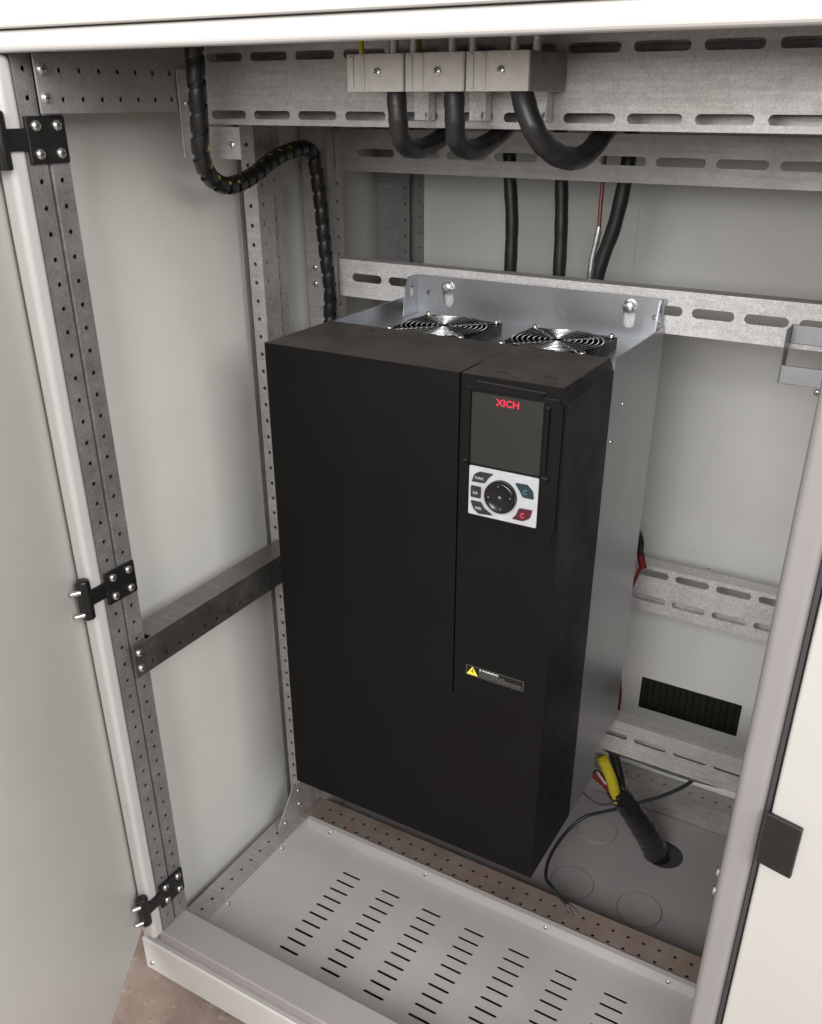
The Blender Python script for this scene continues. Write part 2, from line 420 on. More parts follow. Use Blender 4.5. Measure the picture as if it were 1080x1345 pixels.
def rear_upright(x0, s):
    m_ = MB()
    for y0, y1, hy in ((.5155, .5500, .535), (.5680, .5990, .583)):
        o = sorted((s*y0, s*y1))
        m_.plate((x0, 0, 0), (0, s, 0), (0, 0, 1), rect(o[0], o[1], Z0, Z1), [circ(s*hy, z, .0027, 8) for z in zs(.785, -.2, 1.0)])
    m_.box((x0-s*.012, .5500, Z0), (x0-s*.013, .5680, Z1)); m_.box((x0-s*.0118, .5486, Z0), (x0-s*.0016, .5498, Z1)); m_.box((x0-s*.0118, .5682, Z0), (x0-s*.0016, .5694, Z1))
    m_.box((x0-s*.04, .5155, Z0), (x0-s*.041, .599, Z1)); m_.box((x0-s*.04, .5155, Z0), (x0-s*.0016, .5165, Z1))
    return m_.build('upright', 'galv_frame', CAB)
rear_upright(-.119, 1); rear_upright(.663, -1)

# ------------------------------------------------------------------ side rails (left and, out of sight, right)
def side_rail(x, s, z0, z1, rows, y0, y1, phase, bolts, mat):
    m_ = MB(); o = sorted((s*y0, s*y1)); hs = []
    for r in rows: hs += [circ(s*y, r, .0027, 8) for y in zs(phase, y0+.02, y1-.01)]
    m_.plate((x, 0, 0), (0, s, 0), (0, 0, 1), rect(o[0], o[1], z0, z1), hs, .002)
    ys = y0+.034
    m_.box((x-s*.002, ys, z1-.002), (x-s*.040, y1, z1-.0002)); m_.box((x-s*.002, ys, z0+.0002), (x-s*.040, y1, z0+.002))
    m_.box((x-s*.0385, ys, z0+.002), (x-s*.040, y1, z1-.002))
    o_ = m_.build('side_rail', mat, CAB)
    for y, z in bolts: inst('bolt', SC_BIG, (x, y, z), o_, (s, 0, 0))
    return o_
for x, s in ((-.0900, 1), (.6440, -1)):
    side_rail(x, s, .2735, .3200, (.2850,), -.194, .1500, -.1648, [(-.1855, .3080), (-.1855, .2850)], 'galv_dark')
    side_rail(x, s, .9295, .9810, (.9415, .9670), -.197, .1500, -.1684, [(-.1895, .9675), (-.1895, .9430)], 'galv_dim')
    xo = x-s*.040
    # base rail: perforated top face
    m = MB(); xa, xb = sorted((x-s*.014, x-s*.060))
    m.plate((0, 0, -.244), (1, 0, 0), (0, 1, 0), rect(xa, xb, -.160, .560), [circ(x-s*.0385, y, .0027, 8) for y in zs(-.0857, -.15, .55)])
    m.box((x-s*.014, -.16, -.295), (x-s*.0155, .56, -.2456)); m.box((x-s*.0585, -.16, -.295), (x-s*.06, .56, -.2456))
    br = m.build('base_rail', 'galv_rail', CAB)
# gusset plate between the base rail and the middle upright
m = MB(); m.plate((-.1185, 0, 0), (0, 1, 0), (0, 0, 1), [(.082, -.243), (.1540, -.243), (.1540, -.168), (.128, -.168), (.084, -.222)], [], .0015)
g = m.build('gusset_plate', 'galv_rail', CAB)
for y, z in ((.102, -.226), (.1445, -.213), (.1445, -.182)): inst('screw', SC_MID, (-.1185, y, z), g, (1, 0, 0))

# ------------------------------------------------------------------ slotted cross rails
def cross_rail(y, z0, z1, rows, x0, x1, lefts, ln, r, depth, mat, label=None, closed=False):
    m_ = MB(); hs = []
    for z in rows: hs += [stad(a, a+ln, z, r) for a in lefts if a > x0+.004 and a+ln < x1-.004]
    m_.plate((0, y, 0), (1, 0, 0), (0, 0, 1), rect(x0, x1, z0, z1), hs, .002)
    m_.box((x0, y+.002, z1-.002), (x1, y+depth, z1-.0002)); m_.box((x0, y+.002, z0+.0002), (x1, y+depth, z0+.002))
    m_.box((x0, y+depth-.0015, z0+.002), (x1, y+depth-.0003, z0+.014)); m_.box((x0, y+depth-.0015, z1-.014), (x1, y+depth-.0003, z1-.002))
    if closed: m_.box((x0, y+depth-.0014, z0+.014), (x1, y+depth-.0004, z1-.014))
    o_ = m_.build('slotted_rail', mat, CAB, .0012, 1)
    if label: o_['label'] = label
    return o_
L1 = [-.061+.0604*k for k in range(-1, 14)]
R1 = cross_rail(.012, .9165, 1.000, (.9265, .9825), -.0860, .6285, L1, .0495, .0042, .045, 'galv_rail', 'wide top rail with two rows of slots, behind the terminal blocks', True)
L2 = [.1395+.0726*k for k in range(-4, 9)]
cross_rail(.335, .8485, .9040, (.8735,), -.1185, .6625, L2, .0605, .0052, .03, 'galv_dim', 'narrow slotted rail crossing below the top rail')
L3 = [-.0948+.065*k for k in range(0, 12)]
R3 = cross_rail(.335, .6690, .7240, (.6985,), -.1185, .6625, L3, .0530, .0062, .028, 'galv_bright', 'bright slotted rail that the drive hangs from')
L4 = [.4157-.0668*8+.0668*k for k in range(0, 18)]
cross_rail(.512, .1560, .2420, (.1800, .2285), -.1175, .6615, L4, .0555, .0062, .03, 'galv_bright', 'wide slotted rail to the right behind the drive')
L5 = [.4252-.0637*8+.0637*k for k in range(0, 18)]
R5 = cross_rail(.337, -.0200, .0440, (.0165,), -.1185, .6625, L5, .0530, .0048, .03, 'galv_rail', 'slotted rail low behind the drive')

# bracket joining the wide top rail to the left side rail
m = MB()
m.plate((0, .0095, 0), (1, 0, 0), (0, 0, 1), rect(-.0885, -.021, .8810, .9140)); m.box((-.0885, -.010, .8820), (-.0870, .0080, .9720))
BR = m.build('rail_bracket', 'galv_rail', CAB)
inst('screw', SC_MID, (-.033, .0095, .8960), BR, (0, -1, 0)); inst('screw', SC_YEL, (-.0870, .001, .9375), BR, (1, 0, 0))
# open bracket below the right end of the bright rail
m = MB()
m.box((.5470, .300, .6330), (.5485, .3335, .6990)); m.box((.5486, .300, .6335), (.655, .3015, .6560))
m.box((.5486, .332, .6755), (.655, .3335, .6985)); m.box((.5486, .3016, .6335), (.655, .3335, .6350))
BR2 = m.build('rail_bracket', 'drive_zinc', CAB, .0006, 1); inst('screw', SC_MID, (.594, .3005, .628), BR2, (0, -1, 0))

# ------------------------------------------------------------------ cabinet bottom
# sill and front kick strip
m = MB(); m.box((-.113, -.2150, -.2015), (.657, -.1625, -.1815)); m.build('sill', 'sill_paint', CAB, .0028, 3)
m = MB(); m.box((-.136, -.2195, -.2075), (.680, -.2030, -.2022)); m.build('sill_lip', 'sill_paint', CAB, .0018, 2)
m = MB(); m.box((-.147, -.2215, -.2740), (.691, -.1640, -.2085)); ks = m.build('kick_strip', 'white_paint', CAB, .0025, 2)
inst('screw', SC_MID, (-.132, -.2215, -.2560), ks, (0, -1, 0)); inst('screw', SC_MID, (.676, -.2215, -.2560), ks, (0, -1, 0))
m = MB(); m.box((-.150, -.190, -.32), (.694, .59, -.302)); m.build('plinth', 'recess_dark', CAB)
# slotted floor tray
ZT = -.262
k = 1.0
slots = []
for i in range(7):
    for j in range(10):
        slots.append(stad(.0158+i*.0793, .0158+i*.0793+.0365, -.0925+j*.01985, .0024, 4))
m = MB(); m.plate((0, 0, ZT), (1, 0, 0), (0, 1, 0), rect(-.1040, .648, -.1620, .1440), slots, .0015)
m.box((-.1040, -.1610, ZT), (-.1025, .1440, -.2425)); m.box((.6465, -.1610, ZT), (.648, .1440, -.2425))
m.box((-.1024, .1440, ZT-.001), (.6464, .1455, -.2405)); m.box((-.1024, .1455, -.2420), (.6464, .1530, -.2405))
TR = m.build('slotted_floor_tray', 'tray_paint', CAB)
for x in (-.052, .1485, .3718, .5719): inst('screw', SC_MID, (x, .1440, -.2505), TR, (0, -1, 0))
for y in (-.0772, .0685): inst('screw', SC_MID, (-.1025, y, -.2500), TR, (1, 0, 0))
m = MB(); m.plate((0, .1425, 0), (1, 0, 0), (0, 0, 1), rrect(-.1250, -.1035, -.268, -.240, .003), [rrect(-.1195, -.1085, -.261, -.247, .002)], .0015); m.box((-.1195, .1432, -.261), (-.1085, .1438, -.247))
m.build('corner_tab', 'galv_frame', CAB)
m = MB(); m.box((-.13, -.16, -.30), (.67, .145, -.2985)); m.build('bottom_panel', 'recess_dark', CAB)
# perforated cross rail in front of the drive
m = MB()
xs = [-.1056+.025*k for k in range(31)]
m.plate((0, 0, -.2435), (1, 0, 0), (0, 1, 0), rect(-.1190, .6620, .1540, .2060), [circ(x, .1620, .0031, 8) for x in xs]+[circ(x, .1870, .0031, 8) for x in xs], .0015)
m.box((-.119, .154, -.295), (.662, .1555, -.2451)); m.box((-.119, .2045, -.295), (.662, .206, -.2451))
m.build('base_rail', 'galv_brown_reflect', CAB)['label'] = 'brownish base rail with two rows of holes in front of the drive'
m = MB(); m.plate((0, 0, -.2440), (1, 0, 0), (0, 1, 0), rect(-.1190, .6620, .5515, .5950), [circ(.4405-.025*30+.0236+.025*k, .5710, .0027, 8) for k in range(8, 38)], .0015)
m.box((-.119, .5515, -.299), (.662, .553, -.2456)); m.build('base_rail', 'galv_dim', CAB)
# gland plate with the cable hole and three knock-outs
ZP = -.2995
KO = [(.353, .448), (.360, .300), (.482, .302)]
m = MB(); m.plate((0, 0, ZP), (1, 0, 0), (0, 1, 0), rect(-.118, .662, .2065, .5510), [circ(.4810, .4490, .0350, 32)]+[circ(x, y, .0385, 32) for x, y in KO], .0015)
GP = m.build('gland_plate', 'plate_paint', CAB); GP['label'] = 'dark grey floor plate with a round cable hole'
m = MB(); m.lathe((0, 0, 0), (0, 0, 1), [(.0376, -.001), (.0376, .0008), (.0368, .0014), (0, .0014)], 32, 0, False)
m.box((-.004, .0365, -.0009), (.004, .0395, .0001))
kom = proto(m, 'knockout', ['plate_paint'])
for i, (x, y) in enumerate(KO): inst('knockout', kom, (x, y, ZP), GP, (0, 0, 1), i*.5-.6)

# ------------------------------------------------------------------ doors and hinges
def door(o, D, N, length, mat, label):
    m_ = MB(); D = Vector(D).normalized(); N = Vector(N).normalized()
    m_.obox(o, D, (0, 0, 1), N, (0, length), (-.176, .985), (-.020, 0)); return m_, D, N
m, D1, N1 = door((-.1408, -.2110, 0), (.507, -.862, 0), (.862, .507, 0), .78, None, None)
d1 = m.build('cabinet_door', 'door_grey', CAB, .006, 4); d1['label'] = 'grey cabinet door swung open at the left'
m, D2, N2 = door((.6768, -.2330, 0), (.974, -.225, 0), (-.225, -.974, 0), .78, None, None)
d2 = m.build('cabinet_door', 'door_white_shaded', CAB, .0025, 3); d2['label'] = 'white cabinet door leaf swung open at the right'

for zc in (.906, .4078, -.1120):
    m = MB()
    m.box((-.1045, -.2100, zc-.0215), (-.1003, -.1625, zc+.0215))
    m.box((-.1044, -.2400, zc-.0090), (-.1000, -.2099, zc+.0110))
    m.box((-.1120, -.2460, zc-.0250), (-.0990, -.2330, zc+.0230))
    m.lathe((-.1050, -.2390, zc-.0250), (0, 0, 1), [(0, 0), (.0078, 0), (.0078, .050), (.006, .052), (0, .052)], 16)
    h = m.build('hinge', 'black_metal', CAB, .0018, 2)
    for y in (-.1985, -.1730):
        for z in (.0128, -.0125): inst('screw', SC_BIG, (-.1003, y, zc+z), h, (1, 0, 0), random.random()*1.5)
    for z in (.013, -.018):
        m = MB(); p0 = Vector((-.105, -.245, zc+z)); d_ = Vector((-.45, -.90, 0)).normalized()
        m.tube([p0, p0+d_*.011], .0036, 10)
        m.lathe(p0+d_*.011, d_, [(.0036, 0), (.002, .0015), (0, .002)], 10)
        m.build('hinge_stud', 'screw_steel', h)
for zc in (.906, .4068, -.1120):
    m = MB(); o = Vector((.6768, -.2330, 0))
    m.obox(o, D2, (0, 0, 1), N2, (-.0015, .0270), (zc-.0255, zc+.0265), (.0004, .0050)); m.box((.6665, -.2150, zc-.012), (.6765, -.2085, zc+.012))
    m.build('hinge', 'black_metal', CAB, .0008, 1)['label'] = 'plain black hinge leaf on the right door'

# ------------------------------------------------------------------ the drive
DR = thing('variable_frequency_drive', (.1965, .17, 0), 'large black motor drive with keypad and two top fans bolted to the cabinet rails', 'motor drive')
H, W, G, DB = .6790, .3930, .2670, .1400
m = MB(); m.plate((0, 0, 0), (1, 0, 0), (0, 0, 1), [(0, 0), (W, 0), (W, .6640), (W-.006, H), (G+.0022, H), (G+.0020, .2640), (G+.0010, .2600), (G, .2640), (G, H), (0, H)], [], DB)
FC = m.build('front_cover', 'top_sheen_plastic', DR, .0030, 3)
m = MB(); m.tube(cat([(.1760, -.00002, .3640), (.1767, -.00005, .3560), (.1763, -.00005, .3480), (.1772, -.00002, .3390)], 4), .00016, 5); m.build('scuff_mark', 'button_grey', FC)
m = MB(); m.box((G-.0015, .0070, .2600), (G+.0035, .0520, H-.0075)); m.box((G-.0015, .0520, .2600), (G+.0035, DB-.001, H-.0003)); m.build('inner_wall', 'top_sheen_plastic', DR)
m = MB(); m.box((G+.0005, .0515, H-.0008), (W-.004, .0523, H+.0003)); m.build('cover_seam', 'recess_dark', FC)
for x, y in ((.300, .018), (.352, .024)):
    m = MB(); m.box((x, y, H+.0001), (x+.015, y+.006, H+.0006)); m.build('cover_latch', 'recess_dark', FC)
# cradle and keypad
KP_Y = -.0035
m = MB()
m.plate((0, -.0030, 0), (1, 0, 0), (0, 0, 1), [(.2745, .5140), (.3760, .5140), (.3850, .5060), (.3895, .5200), (.3895, .6580), (.3840, .6660), (.2790, .6660), (.2745, .6600)], [rect(.2825, .3700, .5172, .6628)], .0029)
m.plate((0, -.0050, 0), (1, 0, 0), (0, 0, 1), [(.2870, .6655), (.3640, .6655), (.3690, .6715), (.2900, .6735), (.2850, .6700)], [], .006)
m.box((.3705, -.0065, .5835), (.3755, -.0030, .6580)); m.box((.3700, -.006, .574), (.3790, -.0028, .5800)); m.box((.2745, -.0052, .5790), (.2815, -.0028, .5830))
m.build('keypad_cradle', 'top_sheen_plastic', DR, .0012, 2)
m = MB(); m.box((.2830, KP_Y+.0005, .5176), (.3696, .004, .6624)); KPD = m.build('keypad', 'black_plastic', DR, .001, 2)
m = MB(); m.plate((0, KP_Y, 0), (1, 0, 0), (0, 0, 1), rrect(.2848, .3678, .5800, .6612, .002), [], .0004); scr = m.build('display_window', 'display_glass', KPD)
m = MB(); m.text('XICH', (.3128, KP_Y-.0002, .6500), (1, 0, 0), (0, 0, 1), .0080, 0, .0275, False, .035); m.build('logo', 'print_red', KPD)
kz0, kz1, kx0, kx1 = .5186, .5774, .2842, .3682
m = MB(); m.plate((0, KP_Y-.0006, 0), (1, 0, 0), (0, 0, 1), rrect(kx0, kx1, kz0, kz1, .0018), [], .001); m.build('key_plate', 'keypad_white', KPD)
def kp(s_, t): return (kx0+s_*(kx1-kx0), kz1-t*(kz1-kz0))
def poly_round(P, r=.0012):
    out = []
    for i in range(len(P)):
        a, b, c = Vector(P[i-1]), Vector(P[i]), Vector(P[(i+1) % len(P)])
        u = (a-b); v_ = (c-b); k1 = min(r, u.length*.4); k2 = min(r, v_.length*.4); p, q = b+u.normalized()*k1, b+v_.normalized()*k2
        for t in (0, .5, 1): out.append(tuple((1-t)**2*p+2*t*(1-t)*b+t*t*q))
    return out
BY = KP_Y-.0026
def button(P, mats, txt=None, tp=None, th_=.003, tw=None, sym=None):
    m_ = MB(); m_.plate((0, BY, 0), (1, 0, 0), (0, 0, 1), poly_round([kp(*q) for q in P]), [], .0022)
    if txt: x, z = kp(*tp); m_.text(txt, (x, BY, z), (1, 0, 0), (0, 0, 1), th_, 1, tw, True, .02)
    if sym:
        x, z = kp(*sym); m_.tube([(x+.0026*math.cos(a), BY-.0001, z+.0026*math.sin(a)) for a in [math.radians(50+k*28) for k in range(11)]], .0004, 5, 1)
        m_.tube([(x, BY-.0001, z+.0002), (x, BY-.0001, z+.0032)], .0004, 5, 1)
    return m_.build('button', mats, KPD)
button([(.05, .31), (.09, .15), (.16, .09), (.36, .09), (.30, .17), (.24, .30)], ['button_grey', 'print_grey'], 'FUNC', (.165, .245), .0032, .0105)
button([(.04, .40), (.185, .40), (.185, .63), (.04, .63)], ['button_grey', 'print_grey'], '>>', (.11, .565), .0040, .0060)
button([(.04, .71), (.19, .71), (.24, .82), (.37, .93), (.16, .95), (.09, .87)], ['button_grey', 'print_grey'], 'MFK', (.165, .865), .0032, .0085)
button([(.68, .17), (.85, .16), (.93, .27), (.95, .42), (.80, .42), (.74, .29)], ['button_green', 'print_teal'], sym=(.83, .31))
button([(.75, .66), (.94, .65), (.91, .82), (.82, .90), (.66, .90), (.72, .79)], ['button_red', 'print_pink'], sym=(.81, .785))
kx, kz = kp(.487, .50)
m = MB(); m.lathe((kx, KP_Y-.0007, kz), (0, -1, 0), [(.0190, 0), (.0190, .0050), (.0185, .0068), (.0172, .0080), (.0158, .0080), (.0140, .0066), (.0090, .0056), (0, .0052)], 40)
for a in (0, 90, 180, 270):
    ca, sa = math.cos(math.radians(a+8)), math.sin(math.radians(a+8)); m.lathe((kx+.0135*ca, KP_Y-.0070, kz+.0135*sa), (0, -1, 0), [(.0013, -.0006), (.0011, .0004), (0, .0007)], 8, 1)
m.lathe((kx, KP_Y-.0058, kz), (0, -1, 0), [(.0022, -.0006), (.0018, .0006), (0, .0010)], 12, 1)
m.build('knob', ['black_gloss', 'print_dim'], KPD)
# warning sticker: yellow triangle, headline and small print
m = MB(); x0, x1, z0, z1 = .2860, .3645, .2958, .3102
m.plate((0, -.0002, 0), (1, 0, 0), (0, 0, 1), rect(x0, x1, z0, z1), [], .0002)
for a, b in (((x0, z0), (x1, z0+.0004)), ((x0, z1-.0004), (x1, z1)), ((x0, z0), (x0+.0004, z1)), ((x1-.0004, z0), (x1, z1))): m.box((a[0], -.00030, a[1]), (b[0], -.00022, b[1]), 1)
tx, tz, tr = .2947, .2970, .0078
m.plate((0, -.0004, 0), (1, 0, 0), (0, 0, 1), [(tx-tr, tz), (tx+tr, tz), (tx, tz+tr*1.55)], [], .0002, 2)
m.plate((0, -.0006, 0), (1, 0, 0), (0, 0, 1), [(tx-.0004, tz+.0086), (tx-.0014, tz+.0045), (tx+.0002, tz+.0047), (tx-.0006, tz+.0012), (tx+.0016, tz+.0058), (tx+.0002, tz+.0056), (tx+.0010, tz+.0086)], [], .0002)
m.plate((0, -.0004, 0), (1, 0, 0), (0, 0, 1), [(.3042, .3062), (.3070, .3062), (.3056, .3092)], [], .0001, 3)
m.text('WARNING:', (.3078, -.0003, .3062), (1, 0, 0), (0, 0, 1), .0026, 3, .0230, False, .03)
for j, (zz, xe) in enumerate(((.3035, .339), (.3009, .362), (.2983, .361))):
    x = .3042
    while x < xe:
        l = random.uniform(.0012, .0046); m.box((x, -.00031, zz), (min(x+l, xe), -.00022, zz+.0009), 1); x += l+.0009
m.build('warning_label', ['black_gloss', 'print_dim', 'print_yellow', 'print_white'], DR)
# zinc body behind the cover
m = MB()
m.plate((W+.0004, 0, 0), (0, 1, 0), (0, 0, 1), [(DB+.0004, .002), (.2370, .002), (.2370, .0520), (.3340, .0520), (.3340, H-.0005), (DB+.0004, H-.0005)], [], .0020); m.plate((.0020, 0, 0), (0, 1, 0), (0, 0, 1), [(DB+.0004, .002), (.2370, .002), (.2370, .0520), (.3340, .0520), (.3340, H-.0005), (DB+.0004, H-.0005)], [], .0020)
m.box((.0021, DB+.0004, .004), (W-.0019, .2360, .006))
ph = [circ(.137, .2035, .0530, 32), circ(.297, .2035, .0530, 32)]
m.plate((0, 0, .6600), (1, 0, 0), (0, 1, 0), rect(.0021, W-.0019, DB+.0004, .3248), ph, .0015)
m.build('body_shell', 'drive_zinc', DR, .0006, 1)
m = MB(); m.box((.004, DB+.006, .012), (W-.004, .2350, .640)); m.build('heat_sink', 'recess_dark', DR)
m = MB()
m.plate((0, .3250, 0), (1, 0, 0), (0, 0, 1), [(.0022, .060), (W-.0022, .060), (W-.0022, .660), (.3925, .7145), (.0250, .7145), (.0240, .660), (.0022, .66)],
        [stad(.6720, .7010, x, .0085, 6, True) for x in (.0775, .3465)]+[circ(x, .690, .0035, 10) for x in (.046, .381)], .0018)
m.plate((.0262, 0, 0), (0, 1, 0), (0, 0, 1), [(.286, .6605), (.3245, .6605), (.3245, .7145), (.300, .7145), (.292, .700)], [stad(.683, .701, .3100, .0055, 6, True)], .002)
m.plate((.3905, 0, 0), (0, 1, 0), (0, 0, 1), [(.300, .6605), (.3245, .6605), (.3245, .7145), (.312, .7145), (.304, .690)], [stad(.683, .701, .3155, .0045, 6, True)], .002)
mp_ = m.build('mounting_plate', 'drive_zinc', DR, .0005, 1)
for x in (.0775, .3465): inst('bolt', HEX, (x, .3250, .7010), mp_, (0, -1, 0))
for y, z in ((.185, .614), (.153, .576)): inst('screw', SC_SMALL, (W+.0004, y, z), DR, (1, 0, 0))
for x in (.075, .112, .345): 
    m = MB(); m.box((x, .1180, H+.0001), (x+.006, .1210, H+.0006)); m.build('cover_vent', 'recess_dark', DR)
# fans
def fan(cx, cy):
    zt = .6740; z0 = .6603; r = .0590
    m_ = MB()
    m_.plate((0, 0, zt), (1, 0, 0), (0, 1, 0), rrect(cx-r, cx+r, cy-r, cy+r, .006), [circ(cx, cy, .0555, 36)], zt-z0)
    F = m_.build('fan', 'black_plastic', DR)
    m_ = MB(); m_.lathe((cx, cy, .6450), (0, 0, 1), [(.0555, 0), (.020, 0), (.020, .024), (.017, .026), (0, .026)], 28)
    for k in range(7):
        a0 = 2*math.pi*k/7; P = []
        for q in range(7):
            rr = .0195+q*.0055; a = a0+q*.06
            for dz, da in ((.004, 0), (.020, .50)): P.append((cx+rr*math.cos(a+da), cy+rr*math.sin(a+da), .6450+dz))
        m_.add(P, [(2*q, 2*q+2, 2*q+3, 2*q+1) for q in range(6)], 0, True)
    m_.build('impeller', 'black_gloss', F)
    m_ = MB(); zg = zt+.0022
    for rr in (.0090, .0160, .0230, .0300, .0370, .0440, .0505, .0565):
        m_.tube([(cx+rr*math.cos(2*math.pi*k/40), cy+rr*math.sin(2*math.pi*k/40), zg) for k in range(40)], .00078, 6, 0, closed=True)
    for a in (45, 135, 225, 315):
        d = Vector((math.cos(math.radians(a)), math.sin(math.radians(a)), 0)); c = Vector((cx, cy, zg-.0016))
        m_.tube([c+d*.008, c+d*.056, c+d*.0715], .0011, 6)
        e = c+d*.0735; m_.tube([(e.x+.0034*math.cos(2*math.pi*k/12), e.y+.0034*math.sin(2*math.pi*k/12), zg-.0010) for k in range(12)], .0010, 6, 0, closed=True)
    m_.build('grille', 'chrome', F)
    for sx in (-1, 1):
        for sy in (-1, 1): inst('screw', SC_MID, (cx+sx*.052, cy+sy*.052, zt+.0028), F, (0, 0, 1), random.random())
fan(.137, .2035); fan(.297, .2035)

# ------------------------------------------------------------------ terminal blocks on the top rail
BG = None
names = ['left grey terminal block above the left looping black cable', 'middle grey terminal block between the two others', 'right grey terminal block with its dark side showing']
xb = [(.1780, .2395), (.2405, .3005), (.3015, .3625)]
for i, (x0, x1) in enumerate(xb):
    T = thing('terminal_block', ((x0+x1)/2, -.03, .9485), names[i], 'terminal block', 'terminal blocks on the top rail')
    z0, z1 = .9480, .9785
    m = MB(); xm = x0+(x1-x0)*.36
    m.box((x0, -.0680, z0), (xm-.0005, .0095, z1)); m.box((xm, -.0700, z0), (x1-.0014, .0095, z1)); m.box((x0+.004, -.0694, z0+.002), (x0+.0075, -.0680, z1-.002)); m.box((xm-.006, -.0690, z0+.001), (xm-.003, -.0680, z1-.001))
    m.build('block_body', 'block_plastic', T, .0012, 2)
    m = MB(); m.box((x1-.0013, -.0692, z0+.0005), (x1-.0003, .0095, z1-.0003)); m.build('end_plate', 'block_side' if i == 2 else 'block_plastic', T)
    inst('screw', SC_MID, (xm+.0125, -.0700, (z0+z1)/2+.0005), T, (0, -1, 0), .4)
    m = MB(); bx_ = x1-.0165
    m.plate((0, .0095, 0), (1, 0, 0), (0, 0, 1), rect(bx_-.018, bx_+.004, .9235, .9479), [], .0015)
    m.box((bx_+.0041, -.004, .9235), (bx_+.0053, .0095, .9479)); m.build('fixing_strap', 'galv_bright', T)
    inst('screw', SC_MID, (bx_-.001, .0080, .9275), T, (0, -1, 0), 1.0)
    m = MB()
    for rx in (.45, .80): m.tube([(x0+(x1-x0)*rx, -.03, z1-.001), (x0+(x1-x0)*rx, -.03, z1+.12)], .0045, 10)
    m.build('conductor_stud', 'screw_steel', T)
for x, t, lab in ((.163, .004, 'yellow wire rising left of the terminal blocks'), (.227, .008, 'yellow wire rising behind the left terminal block')):
    m = MB(); m.tube(cat([(x, -.01, .950), (x, -.02, .985), (x-.004+t, -.02, 1.03), (x-.01+t, -.02, 1.12)], 6), .0028, 8)
    tag(m.build('earth_wire', 'wire_yellow'), lab, 'wire', 'earth wires above the top rail')

# ------------------------------------------------------------------ cables
def cable(name, pts, r, mat, label, catg, group=None, n=14, samples=10):
    m_ = MB(); P_ = cat(pts, samples)
    m_.tube(P_, [r*(1+.025*math.sin(i*.9+r*9e3)+.015*math.sin(i*2.3)) for i in range(len(P_))], n)
    return tag(m_.build(name, mat), label, catg, group)
cl = [('left', [(.2195, -.045, .965), (.2205, -.050, .947), (.2220, -.050, .925), (.2190, -.040, .9065), (.2170, -.010, .8985), (.2120, .035, .9015), (.2080, .090, .9170), (.1800, .210, .9400), (.1450, .345, .9350), (.1310, .395, .8900), (.1330, .400, .8420), (.1390, .400, .7870), (.1400, .400, .7240), (.1400, .400, .60)]),
      ('middle', [(.2805, -.045, .965), (.2810, -.050, .947), (.2820, -.050, .925), (.2790, -.040, .9075), (.2780, -.010, .8990), (.2760, .035, .9040), (.2740, .090, .9200), (.2450, .210, .9400), (.2150, .345, .9350), (.2090, .395, .8900), (.2100, .400, .8450), (.2140, .400, .7910), (.2160, .400, .7240), (.2160, .400, .60)]),
      ('right', [(.3430, -.045, .965), (.3470, -.050, .947), (.3585, -.050, .921), (.3670, -.035, .9035), (.3770, -.010, .8940), (.3800, .030, .8960), (.3790, .085, .9150), (.3600, .210, .9400), (.3200, .345, .9350), (.3040, .395, .8900), (.2990, .400, .8430), (.2900, .400, .7860), (.2730, .400, .7220), (.2600, .400, .60)])]
for nm, pts in cl: cable('power_cable', pts, .0100 if nm == 'right' else .0093, 'cable_black', 'thick black power cable looping down from the %s terminal block' % nm, 'cable', 'power cables under the terminal blocks')
# thin copper wire with crimp lug next to the right power cable
LW = thing('lug_wire', (.27, .40, .724), 'thin red copper wire with a silver crimp lug beside the right rear cable', 'wire')
m = MB(); m.tube(cat([(.272, .392, .92), (.2715, .392, .837), (.272, .392, .786)], 6), .0028, 8); m.build('wire', 'copper', LW)
m = MB(); m.tube([(.272, .392, .788), (.2715, .392, .780), (.269, .392, .763)], [.0035, .0042, .0042], 10); m.tube([(.269, .392, .764), (.266, .392, .745), (.2640, .392, .700)], [.0035, .0045, .0045], 8); m.build('crimp_lug', 'screw_steel', LW)

# spiral wrapped bundle on the left
WB = thing('wrapped_cable_bundle', (-.119, .30, .60), 'black spiral wrapped cable bundle hanging down the left side', 'cable bundle')
bp = cat([(-.0300, -.040, 1.10), (-.0310, -.040, .990), (-.0320, -.040, .956), (-.0380, -.035, .920), (-.0490, -.025, .885), (-.0560, -.005, .8620), (-.0610, .030, .8510), (-.0760, .090, .8560), (-.0930, .160, .8730), (-.1020, .220, .8820), (-.1070, .255, .8790), (-.1080, .270, .8610), (-.1090, .280, .8100), (-.1090, .287, .7410), (-.1090, .295, .6850), (-.1150, .300, .6380), (-.1150, .300, .50)], 16)
def frames(P):
    t = (P[1]-P[0]).normalized(); u = t.orthogonal().normalized(); out = []; s_ = 0
    for i, p in enumerate(P):
        t2 = (P[min(i+1, len(P)-1)]-P[max(i-1, 0)]).normalized(); u = (u-t2*u.dot(t2)).normalized()
        if i: s_ += (p-P[i-1]).length
        out.append((p, u.copy(), t2.cross(u), t2, s_))
    return out
FR = frames(bp); RB = .0096
m = MB(); m.tube(bp, RB-.0016, 14); m.build('cable_core', 'cable_black', WB)
def helix(fr, r, pitch, ph):
    return [p+(u*math.cos(2*math.pi*s_/pitch+ph)+v_*math.sin(2*math.pi*s_/pitch+ph))*r for p, u, v_, t_, s_ in fr]
def dense(fr, step=.0016):
    out = []; 
    for a, b in zip(fr[:-1], fr[1:]):
        n = max(1, int((b[4]-a[4])/step))
        for k in range(n):
            q = k/n; out.append((a[0].lerp(b[0], q), a[1].lerp(b[1], q).normalized(), a[2].lerp(b[2], q).normalized(), a[3], a[4]+(b[4]-a[4])*q))
    return out
FD = dense(FR)
